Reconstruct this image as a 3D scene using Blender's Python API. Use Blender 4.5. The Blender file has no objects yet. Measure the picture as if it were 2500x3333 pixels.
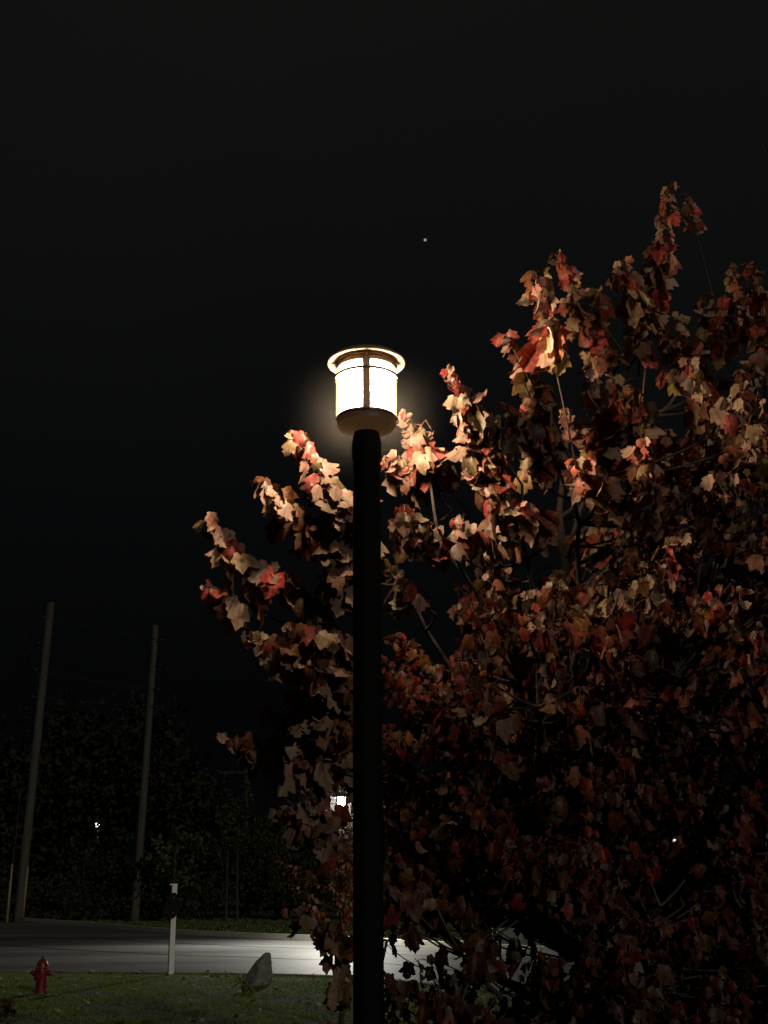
import bpy, bmesh, math, random
import numpy as np
from mathutils import Vector, Matrix

random.seed(7)
rng = np.random.default_rng(11)
C = bpy.context.scene.collection
SC = bpy.context.scene
PI = math.pi
R = math.radians

# ------------------------------------------------------------------ camera
F, CX, CY = 3900.0, 1250.0, 1666.5          # focal length and centre in photo pixels
PITCH = math.atan((2850 - CY) / F)
ROLL = -0.008
CAM = np.array((0.0, 0.0, 1.6))
_f = np.array((0, math.cos(PITCH), math.sin(PITCH)))
_u = np.array((0, -math.sin(PITCH), math.cos(PITCH)))
_r = np.array((1.0, 0, 0))
RR = _r * math.cos(ROLL) + _u * math.sin(ROLL)
UU = -_r * math.sin(ROLL) + _u * math.cos(ROLL)
GZ = -0.4                                    # level of the road and lawn beyond 14 m


def ray(px, py):
    return F * _f + (px - CX) * RR - (py - CY) * UU


def at(px, py, Y):
    d = ray(px, py)
    return CAM + d * (Y / d[1])


def on_ground(px, py, z=GZ):
    d = ray(px, py)
    return CAM + d * ((z - CAM[2]) / d[2])


def proj(P):
    v = np.asarray(P) - CAM
    w = v @ _f
    return CX + F * (v @ RR) / w, CY - F * (v @ UU) / w


cam = bpy.data.cameras.new('camera')
cam.sensor_fit = 'VERTICAL'
cam.sensor_height = 36
cam.sensor_width = 27
cam.lens = 36 * F / 3333
cam.clip_end = 3000
cam.clip_start = 0.05
camo = bpy.data.objects.new('camera', cam)
C.objects.link(camo)
camo.matrix_world = Matrix(((RR[0], UU[0], -_f[0], CAM[0]), (RR[1], UU[1], -_f[1], CAM[1]),
                            (RR[2], UU[2], -_f[2], CAM[2]), (0, 0, 0, 1)))
SC.camera = camo

SC.view_settings.view_transform = 'Standard'
SC.view_settings.look = 'None'
SC.view_settings.exposure = 0
SC.view_settings.gamma = 1
SC.render.engine = 'CYCLES'
SC.cycles.use_denoising = True
SC.cycles.max_bounces = 6
SC.cycles.diffuse_bounces = 3
SC.cycles.transmission_bounces = 4
SC.cycles.transparent_max_bounces = 8
SC.cycles.sample_clamp_indirect = 4.0
SC.cycles.use_light_tree = True
SC.cycles.volume_step_rate = 2.0


# ------------------------------------------------------------------ materials
def mat(name):
    m = bpy.data.materials.new(name)
    m.use_nodes = True
    nt = m.node_tree
    for n in list(nt.nodes):
        nt.nodes.remove(n)
    out = nt.nodes.new('ShaderNodeOutputMaterial')
    return m, nt, out


def N(nt, t, **kw):
    n = nt.nodes.new(t)
    for k, v in kw.items():
        if k.startswith('i_'):
            n.inputs[k[2:].replace('_', ' ')].default_value = v
        else:
            setattr(n, k, v)
    return n


def surf(name, c1, c2, scale=8, rough=0.7, bump=0.2, bdist=0.01, metal=0.0, stretch=(1, 1, 1), spec=0.5, detail=5, lo=.35, hi=.65):
    """two-tone noisy surface with a bump"""
    m, nt, out = mat(name)
    b = N(nt, 'ShaderNodeBsdfPrincipled')
    b.inputs['Roughness'].default_value = rough
    b.inputs['Metallic'].default_value = metal
    b.inputs['Specular IOR Level'].default_value = spec
    tc = N(nt, 'ShaderNodeTexCoord')
    mp = N(nt, 'ShaderNodeMapping')
    mp.inputs['Scale'].default_value = stretch
    nz = N(nt, 'ShaderNodeTexNoise')
    nz.inputs['Scale'].default_value = scale
    nz.inputs['Detail'].default_value = detail
    rp = N(nt, 'ShaderNodeValToRGB')
    rp.color_ramp.elements[0].color = (*c1, 1)
    rp.color_ramp.elements[1].color = (*c2, 1)
    rp.color_ramp.elements[0].position = lo
    rp.color_ramp.elements[1].position = hi
    L = nt.links.new
    L(tc.outputs['Object'], mp.inputs['Vector'])
    L(mp.outputs[0], nz.inputs['Vector'])
    L(nz.outputs['Fac'], rp.inputs[0])
    L(rp.outputs[0], b.inputs['Base Color'])
    if bump:
        bp = N(nt, 'ShaderNodeBump')
        bp.inputs['Strength'].default_value = bump
        bp.inputs['Distance'].default_value = bdist
        L(nz.outputs['Fac'], bp.inputs['Height'])
        L(bp.outputs[0], b.inputs['Normal'])
    L(b.outputs[0], out.inputs[0])
    return m


def emit(name, col, strength):
    m, nt, out = mat(name)
    e = N(nt, 'ShaderNodeEmission')
    e.inputs[0].default_value = (*col, 1)
    e.inputs[1].default_value = strength
    nt.links.new(e.outputs[0], out.inputs[0])
    return m


def leaf_mat(name, back=(.43, .31, .215), backmix=.55, trans=.25, rough=.5, veins=True, spec=.3):
    m, nt, out = mat(name)
    L = nt.links.new
    at_ = N(nt, 'ShaderNodeAttribute', attribute_name='tint')
    geo = N(nt, 'ShaderNodeNewGeometry')
    nz = N(nt, 'ShaderNodeTexNoise')
    nz.inputs['Scale'].default_value = 38
    nz.inputs['Detail'].default_value = 4
    L(geo.outputs['Position'], nz.inputs['Vector'])
    # blotchy front
    hs = N(nt, 'ShaderNodeMix', data_type='RGBA', blend_type='MULTIPLY')
    rp = N(nt, 'ShaderNodeValToRGB')
    rp.color_ramp.elements[0].position = .3
    rp.color_ramp.elements[0].color = (.45, .4, .35, 1)
    rp.color_ramp.elements[1].position = .66
    rp.color_ramp.elements[1].color = (1.15, 1.1, 1.05, 1)
    L(nz.outputs['Fac'], rp.inputs[0])
    hs.inputs[0].default_value = 1
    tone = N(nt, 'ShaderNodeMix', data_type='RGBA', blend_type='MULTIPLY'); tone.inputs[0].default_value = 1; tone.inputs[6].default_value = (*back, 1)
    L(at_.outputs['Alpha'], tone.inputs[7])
    L(at_.outputs['Color'], hs.inputs[6])
    L(rp.outputs[0], hs.inputs[7])
    front = hs.outputs[2]
    # pale underside
    bm_ = N(nt, 'ShaderNodeMix', data_type='RGBA')
    bm_.inputs[0].default_value = backmix
    L(front, bm_.inputs[6])
    L(tone.outputs[2], bm_.inputs[7])
    fb = N(nt, 'ShaderNodeMix', data_type='RGBA')
    L(geo.outputs['Backfacing'], fb.inputs[0])
    L(front, fb.inputs[6])
    L(bm_.outputs[2], fb.inputs[7])
    col = fb.outputs[2]
    if veins:
        uv = N(nt, 'ShaderNodeAttribute', attribute_name='vein')
        vr = N(nt, 'ShaderNodeValToRGB')
        vr.color_ramp.elements[0].position = .0
        vr.color_ramp.elements[0].color = (.55, .5, .45, 1)
        vr.color_ramp.elements[1].position = .10
        vr.color_ramp.elements[1].color = (1, 1, 1, 1)
        L(uv.outputs['Fac'], vr.inputs[0])
        vm = N(nt, 'ShaderNodeMix', data_type='RGBA', blend_type='MULTIPLY')
        vm.inputs[0].default_value = 1
        L(col, vm.inputs[6])
        L(vr.outputs[0], vm.inputs[7])
        col = vm.outputs[2]
    b = N(nt, 'ShaderNodeBsdfPrincipled')
    b.inputs['Roughness'].default_value = rough
    b.inputs['Specular IOR Level'].default_value = spec
    L(col, b.inputs['Base Color'])
    t = N(nt, 'ShaderNodeBsdfTranslucent')
    L(front, t.inputs[0])
    mx = N(nt, 'ShaderNodeMixShader')
    mx.inputs[0].default_value = trans
    L(b.outputs[0], mx.inputs[1])
    L(t.outputs[0], mx.inputs[2])
    bp = N(nt, 'ShaderNodeBump')
    bp.inputs['Strength'].default_value = .35
    bp.inputs['Distance'].default_value = .006
    L(nz.outputs['Fac'], bp.inputs['Height'])
    L(bp.outputs[0], b.inputs['Normal'])
    L(mx.outputs[0], out.inputs[0])
    return m


M = {}
M['bronze'] = surf('black_painted_metal', (.004, .0036, .0033), (.008, .0072, .0065), 30, .75, .3, .004, spec=.12)
M['lamp_metal'] = surf('dark_bronze_metal', (.20, .14, .085), (.30, .21, .13), 40, .5, .15, .002)
gm_, nt, out = mat('lit_frosted_glass')
e_ = N(nt, 'ShaderNodeEmission'); e_.inputs[0].default_value = (1.0, .80, .58, 1); e_.inputs[1].default_value = 9
t_ = N(nt, 'ShaderNodeBsdfTransparent'); a_d = N(nt, 'ShaderNodeAddShader')
nt.links.new(e_.outputs[0], a_d.inputs[0]); nt.links.new(t_.outputs[0], a_d.inputs[1]); nt.links.new(a_d.outputs[0], out.inputs[0])
M['glass'] = gm_
M['bark'] = surf('grey_brown_bark', (.028, .02, .016), (.065, .048, .037), 22, .85, .8, .01, stretch=(1, 1, .25))
M['twig'] = surf('reddish_twig_bark', (.08, .04, .026), (.15, .085, .05), 60, .6, .3, .002)
def backlit(name, col, tr):  # translucency added so solid lamp parts imitate lens glow
    m, nt, out = mat(name)
    b = N(nt, 'ShaderNodeBsdfPrincipled'); b.inputs['Base Color'].default_value = (*col, 1); b.inputs['Roughness'].default_value = .5
    t = N(nt, 'ShaderNodeBsdfTranslucent'); t.inputs[0].default_value = (.95, .62, .36, 1)
    nz = N(nt, 'ShaderNodeTexNoise'); nz.inputs['Scale'].default_value = 35
    mr = N(nt, 'ShaderNodeMapRange'); mr.inputs[3].default_value = tr * .8; mr.inputs[4].default_value = tr * 1.2
    mx = N(nt, 'ShaderNodeMixShader')
    L = nt.links.new
    L(nz.outputs['Fac'], mr.inputs[0]); L(mr.outputs[0], mx.inputs[0]); L(b.outputs[0], mx.inputs[1]); L(t.outputs[0], mx.inputs[2]); L(mx.outputs[0], out.inputs[0])
    return m


M['mullion'] = backlit('bar_with_glare_glow', (.16, .11, .07), .011)
M['cup'] = backlit('cup_with_glare_glow', (.03, .022, .015), .0004)  # dark metal cup, given a faint made-up glow
M['petiole'] = surf('red_leaf_stalk', (.25, .07, .05), (.32, .13, .07), 60, .6, 0)
M['leaf'] = leaf_mat('autumn_maple_leaf')
M['leaf_small'] = leaf_mat('young_maple_leaf', trans=.5, veins=False)
M['thicket_leaf'] = leaf_mat('thicket_leaf', back=(.10, .11, .05), backmix=.4, trans=.2, veins=False, spec=.04, rough=.8)
M['pole_wood'] = surf('weathered_pole_wood', (.045, .042, .03), (.09, .082, .06), 6, .9, .5, .02, stretch=(3, 3, .12))
M['pole_dark'] = surf('dark_pole_wood', (.022, .02, .015), (.045, .04, .03), 6, .9, .5, .02, stretch=(3, 3, .12))
M['wire'] = surf('grey_cable', (.02, .02, .02), (.04, .04, .04), 10, .6, 0)
M['yellow'] = surf('yellow_plastic', (.22, .18, .08), (.30, .25, .12), 12, .5, .05)
M['white_paint'] = surf('white_post_paint', (.84, .84, .80), (.93, .93, .89), 9, .6, .1, .003)
M['sign_back'] = surf('dark_sign_metal', (.004, .004, .0045), (.010, .010, .010), 14, .6, .05)
M['red_paint'] = surf('red_hydrant_paint', (.13, .010, .013), (.22, .020, .022), 18, .42, .15, .004)
M['rock'] = surf('grey_boulder', (.12, .12, .10), (.25, .245, .205), 7, .9, .9, .05, detail=9)
M['concrete'] = surf('kerb_concrete', (.40, .38, .32), (.54, .52, .44), 12, .85, .3, .01)
M['box_green'] = surf('pale_green_cabinet_paint', (.13, .165, .125), (.18, .22, .165), 6, .5, .05)
M['steel'] = surf('grey_steel', (.18, .18, .17), (.28, .28, .27), 20, .5, .1, metal=.3)
M['street_bulb'] = emit('street_light_lens', (1.0, .97, .86), 260)
M['far_bulb'] = emit('distant_lamp_lens', (.92, .97, 1.0), 1.6)
M['far_bulb_bright'] = emit('bright_distant_lens', (.92, .97, 1.0), 8)
M['star'] = emit('star_light', (.55, .72, .66), .42)
M['dirt'] = surf('dry_verge_soil', (.07, .05, .032), (.15, .115, .08), 3, .95, .5, .03)
M['tar'] = surf('crack_sealant', (.010, .010, .010), (.02, .02, .02), 10, .6, .05)


# ------------------------------------------------------------------ objects
def tag(o, label=None, cat=None, group=None, kind=None):
    if label: o['label'] = label
    if cat: o['category'] = cat
    if group: o['group'] = group
    if kind: o['kind'] = kind
    return o


def thing(name, label, cat, loc=(0, 0, 0), group=None):
    o = bpy.data.objects.new(name, None)
    o.empty_display_size = .2
    C.objects.link(o)
    o.location = loc
    return tag(o, label, cat, group)


def link(name, me, m, parent=None, smooth=False):
    """mesh given in world coordinates; parented meshes keep their world place"""
    o = bpy.data.objects.new(name, me)
    for mm in (m if isinstance(m, (list, tuple)) else [m]):
        me.materials.append(mm)
    C.objects.link(o)
    if parent is not None:
        o.parent = parent
        p, off = parent, Vector((0, 0, 0))
        while p is not None:
            off += p.location
            p = p.parent
        if parent.type == 'MESH':       # sub-part: parent mesh sits at the thing's origin
            pass
        me.transform(Matrix.Translation(-off))
    if smooth:
        me.polygons.foreach_set('use_smooth', [True] * len(me.polygons))
    return o


def mesh(V, Fc, name='m'):
    me = bpy.data.meshes.new(name)
    me.from_pydata([tuple(map(float, v)) for v in V], [], Fc)
    me.update()
    return me


class MB:
    def __init__(s):
        s.V, s.F = [], []

    def add(s, V, Fc):
        k = len(s.V)
        s.V += [tuple(map(float, v)) for v in V]
        s.F += [tuple(i + k for i in f) for f in Fc]
        return s

    def tube(s, pts, radii, n=8, cap=True):
        pts = np.asarray(pts, float)
        if np.isscalar(radii): radii = [radii] * len(pts)
        T = np.gradient(pts, axis=0)
        T /= np.linalg.norm(T, axis=1)[:, None] + 1e-12
        ref = np.array((0, 0, 1.0)) if abs(T[0][2]) < .9 else np.array((1.0, 0, 0))
        a = np.cross(T[0], ref); a /= np.linalg.norm(a)
        V = []
        for i in range(len(pts)):
            a = a - T[i] * (a @ T[i]); a /= np.linalg.norm(a) + 1e-12
            b = np.cross(T[i], a)
            for k in range(n):
                th = 2 * PI * k / n
                V.append(pts[i] + radii[i] * (math.cos(th) * a + math.sin(th) * b))
        Fc = []
        for i in range(len(pts) - 1):
            for k in range(n):
                Fc.append((i * n + k, i * n + (k + 1) % n, (i + 1) * n + (k + 1) % n, (i + 1) * n + k))
        if cap:
            Fc.append(tuple(range(n))[::-1])
            Fc.append(tuple(range((len(pts) - 1) * n, len(pts) * n)))
        return s.add(V, Fc)

    def lathe(s, prof, n=48, c=(0, 0, 0), close=True):
        V, Fc = [], []
        for r, z in prof:
            for k in range(n):
                th = 2 * PI * k / n
                V.append((c[0] + r * math.cos(th), c[1] + r * math.sin(th), c[2] + z))
        m = len(prof)
        for i in range(m - 1):
            for k in range(n):
                Fc.append((i * n + k, i * n + (k + 1) % n, (i + 1) * n + (k + 1) % n, (i + 1) * n + k))
        if close:
            Fc.append(tuple(range(n))[::-1])
            Fc.append(tuple(range((m - 1) * n, m * n)))
        return s.add(V, Fc)

    def box(s, c, size, rot=0.0, bevel=0.0):
        bm = bmesh.new()
        bmesh.ops.create_cube(bm, size=1)
        for v in bm.verts:
            v.co = Vector((v.co.x * size[0], v.co.y * size[1], v.co.z * size[2]))
        if bevel:
            bmesh.ops.bevel(bm, geom=bm.edges[:], offset=bevel, segments=2, affect='EDGES', profile=.6)
        Mx = Matrix.Translation(Vector(c)) @ Matrix.Rotation(rot, 4, 'Z')
        bm.transform(Mx)
        bm.verts.index_update()
        s.add([v.co[:] for v in bm.verts], [[v.index for v in f.verts] for f in bm.faces])
        bm.free()
        return s

    def build(s, name, m, parent=None, smooth=False):
        return link(name, mesh(s.V, s.F, name), m, parent, smooth)


def smooth_edges(o, ang=40):
    me = o.data
    me.polygons.foreach_set('use_smooth', [True] * len(me.polygons))
    try:
        me.set_sharp_from_angle(angle=R(ang))
    except Exception:
        pass


def ground_z(X, Y):
    t = np.clip((np.asarray(Y, float) - 3) / 11, 0, 1)
    return GZ * (t * t * (3 - 2 * t))


# ------------------------------------------------------------------ world: night sky
w = bpy.data.worlds.new('World')
SC.world = w
w.use_nodes = True
nt = w.node_tree
for n in list(nt.nodes): nt.nodes.remove(n)
wo = N(nt, 'ShaderNodeOutputWorld')
bg = N(nt, 'ShaderNodeBackground')
bg.inputs[1].default_value = 1
tc = N(nt, 'ShaderNodeTexCoord')
sx = N(nt, 'ShaderNodeSeparateXYZ')
rp = N(nt, 'ShaderNodeValToRGB')
cr = rp.color_ramp
cr.elements[0].position = 0.0
cr.elements[0].color = (.0011, .0014, .0019, 1)
cr.elements[1].position = .70
cr.elements[1].color = (.0070, .0070, .0065, 1)
for p_, c_ in ((.12, (.0014, .0016, .0019)), (.28, (.0026, .0029, .0032)), (.45, (.0044, .0046, .0046))):
    e = cr.elements.new(p_); e.color = (*c_, 1)
nz = N(nt, 'ShaderNodeTexNoise')
nz.inputs['Scale'].default_value = 2.2
nz.inputs['Detail'].default_value = 3
ml = N(nt, 'ShaderNodeMix', data_type='RGBA', blend_type='MULTIPLY')
ml.inputs[0].default_value = .35
L = nt.links.new
L(tc.outputs['Generated'], sx.inputs[0]); L(sx.outputs['Z'], rp.inputs[0])
L(tc.outputs['Generated'], nz.inputs['Vector'])
L(rp.outputs[0], ml.inputs[6]); L(nz.outputs['Fac'], ml.inputs[7])
L(ml.outputs[2], bg.inputs[0]); L(bg.outputs[0], wo.inputs[0])

# faint fill sun added from behind the right shoulder, no known source
front_fill = bpy.data.lights.new('front_fill', 'SUN')
front_fill.energy = .42
front_fill.angle = R(.6)
front_fill.color = (1.0, .91, .80)
mo = bpy.data.objects.new('front_fill', front_fill)
C.objects.link(mo)
mo.rotation_euler = Vector((-.55, 1.0, -.42)).to_track_quat('-Z', 'Y').to_euler()

# ------------------------------------------------------------------ ground, road, kerb
NEAR = [(-700, 3158), (-200, 3163), (0, 3165), (400, 3168), (800, 3172), (1157, 3182), (1300, 3196), (1700, 3240), (2500, 3322), (3600, 3440)]
FAR = [(-700, 2966), (-200, 2983), (0, 2994), (300, 3017), (560, 3041), (800, 3054), (1000, 3061), (1157, 3068), (1350, 3082), (1700, 3100), (2500, 3136), (3600, 3180)]


def resample(poly, k):
    P = np.array([on_ground(*p) for p in poly])
    d = np.r_[0, np.cumsum(np.linalg.norm(np.diff(P, axis=0), axis=1))]
    # smooth with Catmull-like interpolation over px
    xs = np.array([p[0] for p in poly], float); ys = np.array([p[1] for p in poly], float)
    t = np.linspace(0, 1, len(poly)); tt = np.linspace(0, 1, k)
    xx = np.interp(tt, t, xs); yy = np.interp(tt, t, ys)
    for _ in range(10):
        yy[1:-1] = (yy[:-2] + 2 * yy[1:-1] + yy[2:]) / 4
        xx[1:-1] = (xx[:-2] + 2 * xx[1:-1] + xx[2:]) / 4
    return np.array([on_ground(a, b) for a, b in zip(xx, yy)])


KN = 80
near_e = resample(NEAR, KN)
far_e = resample(FAR, KN)
V, Fc = [], []
KR = 6
for i in range(KN):
    for j in range(KR + 1):
        t = j / KR
        p = near_e[i] * (1 - t) + far_e[i] * t
        V.append((p[0], p[1], GZ + .02 + .05 * math.sin(PI * t)))
for i in range(KN - 1):
    for j in range(KR):
        a = i * (KR + 1) + j
        Fc.append((a, a + KR + 1, a + KR + 2, a + 1))
road_m, nt, out = mat('asphalt')
b = N(nt, 'ShaderNodeBsdfPrincipled')
tc = N(nt, 'ShaderNodeTexCoord')
n1 = N(nt, 'ShaderNodeTexNoise'); n1.inputs['Scale'].default_value = .5; n1.inputs['Detail'].default_value = 6
mp = N(nt, 'ShaderNodeMapping'); mp.inputs['Rotation'].default_value = (0, 0, R(28)); mp.inputs['Scale'].default_value = (.12, 1.1, 1)
n2 = N(nt, 'ShaderNodeTexNoise'); n2.inputs['Scale'].default_value = 60; n2.inputs['Detail'].default_value = 3
rp = N(nt, 'ShaderNodeValToRGB')
rp.color_ramp.elements[0].position = .38; rp.color_ramp.elements[0].color = (.07, .07, .068, 1)
rp.color_ramp.elements[1].position = .65; rp.color_ramp.elements[1].color = (.17, .168, .16, 1)
L = nt.links.new
L(tc.outputs['Object'], mp.inputs[0]); L(mp.outputs[0], n1.inputs['Vector']); L(tc.outputs['Object'], n2.inputs['Vector'])
L(n1.outputs['Fac'], rp.inputs[0]); L(rp.outputs[0], b.inputs['Base Color'])
b.inputs['Roughness'].default_value = .62
b.inputs['Specular IOR Level'].default_value = .4
bp = N(nt, 'ShaderNodeBump'); bp.inputs['Strength'].default_value = .35; bp.inputs['Distance'].default_value = .01
L(n2.outputs['Fac'], bp.inputs['Height']); L(bp.outputs[0], b.inputs['Normal']); L(b.outputs[0], out.inputs[0])
tag(link('road', mesh(V, Fc), road_m, smooth=True), 'grey asphalt road curving past the lawn, lit on its right', 'road', kind='structure')


def strip(line, w0, w1, z0, z1):
    """kerb solid along a line: from w0 to w1 away from the road (+Y), top at z1"""
    T = np.gradient(line, axis=0); T /= np.linalg.norm(T, axis=1)[:, None]
    Nn = np.stack([-T[:, 1], T[:, 0], 0 * T[:, 0]], 1)
    V, Fc = [], []
    for p, n_ in zip(line, Nn):
        for ww, zz in ((w0, z0), (w0 + .03, z1), (w1, z1), (w1, z0)):
            q = p + n_ * ww
            V.append((q[0], q[1], zz))
    for i in range(len(line) - 1):
        for j in range(3):
            a = i * 4 + j
            Fc.append((a, a + 4, a + 5, a + 1))
    return V, Fc


tag(link('kerb', mesh(*strip(far_e, -.02, .22, GZ - .05, GZ + .17)), M['concrete']), 'pale concrete kerb along the far road edge', 'kerb', kind='structure')
tag(link('verge_soil', mesh(*strip(near_e, -.14, .10, GZ - .05, GZ + .034)), M['dirt']), 'strip of dry soil along the near road edge', 'soil', kind='structure')
# tar seams along the road
for k, (t, i0, i1, wd) in enumerate(((.30, 6, 60, .07), (.60, 22, 70, .06))):
    ln = near_e * (1 - t) + far_e * t
    ln = ln[i0:i1].copy()
    ln[:, 0] += .0
    ln[:, 1] += .10 * np.sin(np.arange(len(ln)) * .7 + k)
    V, Fc = [], []
    zt = GZ + .02 + .05 * math.sin(PI * t) + .006
    for p in ln:
        V += [(p[0], p[1] - wd, zt), (p[0], p[1] + wd, zt)]
    for i in range(len(ln) - 1):
        Fc.append((2 * i, 2 * i + 2, 2 * i + 3, 2 * i + 1))
    tag(link('road_seam', mesh(V, Fc), M['tar']), ['dark tar seam along the near lane of the road', 'dark tar seam along the far lane of the road'][k], 'road seam', kind='structure')

# ground sheet to the horizon
xs = np.unique(np.r_[np.linspace(-900, -40, 14), np.linspace(-40, 40, 81), np.linspace(40, 900, 14)])
ys = np.unique(np.r_[np.linspace(-30, 70, 101), np.linspace(70, 1500, 20)])
V = [(x, y, float(ground_z(x, y)) - .0) for y in ys for x in xs]
nx = len(xs)
Fc = [(j * nx + i, j * nx + i + 1, (j + 1) * nx + i + 1, (j + 1) * nx + i) for j in range(len(ys) - 1) for i in range(nx - 1)]
g_m = surf('lawn_soil', (.018, .024, .010), (.045, .046, .02), 2.2, .95, .8, .06, detail=8)
tag(link('ground', mesh(V, Fc), g_m, smooth=True), 'dark lawn and verge under the grass', 'ground', kind='structure')


def road_side(P):
    """-1 on the near lawn, 0 on the road, +1 on the far verge (by interpolation in X)"""
    yn = np.interp(P[:, 0], near_e[:, 0], near_e[:, 1])
    yf = np.interp(P[:, 0], far_e[np.argsort(far_e[:, 0]), 0], far_e[np.argsort(far_e[:, 0]), 1])
    return np.where(P[:, 1] < yn - .02, -1, np.where(P[:, 1] > yf + .25, 1, 0))


def color_attr(me, cols, per):
    """per-face colours repeated over corners"""
    a = me.color_attributes.new('tint', 'FLOAT_COLOR', 'POINT')
    a.data.foreach_set('color', np.repeat(np.c_[cols, np.ones(len(cols))], per, axis=0).astype(np.float32).ravel())


def grass(name, label, x0, x1, y0, y1, n, h, side, wd=.006):
    P = np.c_[rng.uniform(x0, x1, n), rng.uniform(y0, y1, n)]
    P = P[road_side(P) == side]
    n = len(P)
    # clumpy heights
    cl = (np.sin(P[:, 0] * 2.3 + 1.3 * np.sin(P[:, 1] * 1.7)) * np.sin(P[:, 1] * 2.9 + np.sin(P[:, 0] * 1.1)) + 1) / 2
    hh = h * (.35 + .9 * cl) * rng.uniform(.5, 1.2, n)
    th = rng.uniform(0, 2 * PI, n)
    ln = rng.normal(0, .5, (n, 2)) * hh[:, None]
    z = ground_z(P[:, 0], P[:, 1])
    ww = wd * rng.uniform(.7, 1.5, n)
    a = np.c_[P[:, 0] - ww * np.cos(th), P[:, 1] - ww * np.sin(th), z - .01]
    b_ = np.c_[P[:, 0] + ww * np.cos(th), P[:, 1] + ww * np.sin(th), z - .01]
    t_ = np.c_[P[:, 0] + ln[:, 0], P[:, 1] + ln[:, 1], z + hh]
    V = np.stack([a, b_, t_], 1).reshape(-1, 3)
    me = bpy.data.meshes.new(name)
    me.from_pydata(V.tolist(), [], np.arange(3 * n).reshape(-1, 3).tolist())
    base = np.array((.135, .27, .03)); dry = np.array((.34, .32, .10))
    t = np.clip(rng.normal(.22, .2, n) + .25 * (1 - cl), 0, 1)[:, None]
    color_attr(me, base * (1 - t) + dry * t, 3)
    o = link(name, me, M['grass'])
    return tag(o, label, 'grass', kind='stuff')


gm, nt, out = mat('grass_blade')
b = N(nt, 'ShaderNodeBsdfPrincipled'); a_ = N(nt, 'ShaderNodeAttribute', attribute_name='tint')
tr = N(nt, 'ShaderNodeBsdfTranslucent'); mx = N(nt, 'ShaderNodeMixShader'); mx.inputs[0].default_value = .3
b.inputs['Roughness'].default_value = .9
b.inputs['Specular IOR Level'].default_value = .08
L = nt.links.new
L(a_.outputs['Color'], b.inputs['Base Color']); L(a_.outputs['Color'], tr.inputs[0])
L(b.outputs[0], mx.inputs[1]); L(tr.outputs[0], mx.inputs[2]); L(mx.outputs[0], out.inputs[0])
M['grass'] = gm
grass('lawn_grass', 'short dark green mown grass on the near lawn', -11, 7, 16, 30, 120000, .06, -1)
grass('verge_grass', 'rough grass on the verge beyond the road', -26, 24, 29, 64, 60000, .11, 1, .012)

# fallen leaves
n = 900
P = np.c_[rng.uniform(-8, 3, n), rng.uniform(16, 28, n)]
P = P[road_side(P) == -1]
P2 = np.c_[rng.uniform(-16, 9, 700), rng.uniform(31, 52, 700)]
P2 = P2[road_side(P2) == 1]
P = np.r_[P, P2]
n = len(P)
V, cols = [], []
for k in range(n):
    s = random.uniform(.02, .055) * (1.0 if P[k, 1] < 26 else 1.5)
    th = random.uniform(0, 6.28); tl = random.uniform(-.6, .6)
    c = np.array((P[k, 0], P[k, 1], float(ground_z(0, P[k, 1])) + .05))
    for u, v in ((-1, -.7), (1, -.6), (.8, .9), (-.7, .8)):
        V.append(c + s * np.array((u * math.cos(th) - v * math.sin(th), u * math.sin(th) + v * math.cos(th), tl * u + .3 * abs(v))))
    cols.append(random.choice([(.55, .48, .34), (.36, .22, .11), (.22, .08, .04), (.7, .64, .5)]))
me = mesh(V, [(4 * k, 4 * k + 1, 4 * k + 2, 4 * k + 3) for k in range(n)])
color_attr(me, np.array(cols), 4)
tag(link('fallen_leaves', me, M['grass']), 'pale fallen leaves scattered over the grass', 'fallen leaves', kind='stuff')

# ------------------------------------------------------------------ the post lamp in front
LY = 5.0
px_lamp = 1194.0
base = at(1203, 3333, LY)
top0 = at(1190, 1250, LY)
LX = (base[0] * .5 + top0[0] * .5)
gz0 = float(ground_z(0, LY))


def zat(py, Y=LY, px=1192):
    return float(at(px, py, Y)[2])


z_neck = zat(1415)
z_base_lo, z_base_hi = zat(1405), zat(1366)
z_gl_lo, z_gl_hi = zat(1368), zat(1196)
z_ring = zat(1232)
z_hat = zat(1186)
GR, HR, RGR = .1265, .177, .1415
lc = (LX, LY, 0)
lamp = thing('post_lamp', 'tall black post lamp with a glowing round glass lantern', 'street lamp', (LX, LY, gz0))
mb = MB()
mb.lathe([(.11, gz0 - .05), (.11, gz0 + .03), (.085, gz0 + .06), (.0605, gz0 + .10), (.0605, z_neck - .13), (.065, z_neck - .12), (.0655, z_neck - .045), (.060, z_neck - .012), (.055, z_base_lo - .008)], 40, (LX, LY, 0))
o = mb.build('post', M['bronze'], lamp); smooth_edges(o, 30)
mb = MB().lathe([(.002, z_base_lo - .0075), (.052, z_base_lo - .006), (.090, z_base_lo + .000), (.118, z_base_lo + .010), (.1315, z_base_lo + .026), (.1315, z_base_hi - .004), (.129, z_base_hi)], 64, (LX, LY, 0), close=False)
o = mb.build('base_cup', M['cup'], lamp); smooth_edges(o, 35)
mb = MB().lathe([(GR - .006, z_gl_lo), (GR, z_gl_lo + .006), (GR, z_gl_hi - .004), (GR - .006, z_gl_hi)], 64, (LX, LY, 0))
o = mb.build('glass', M['glass'], lamp); smooth_edges(o, 35)
# upper collar: stacked rings between glass and roof
mb = MB()
mb.lathe([(GR + .001, z_gl_hi - .016), (GR + .006, z_gl_hi - .014), (GR + .006, z_gl_hi - .002), (GR - .004, z_gl_hi + .004), (GR - .004, z_gl_hi + .010), (GR + .003, z_gl_hi + .012), (GR + .003, z_gl_hi + .022), (GR - .01, z_gl_hi + .024)], 64, (LX, LY, 0))
o = mb.build('collar', M['lamp_metal'], lamp); smooth_edges(o, 35)
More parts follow.
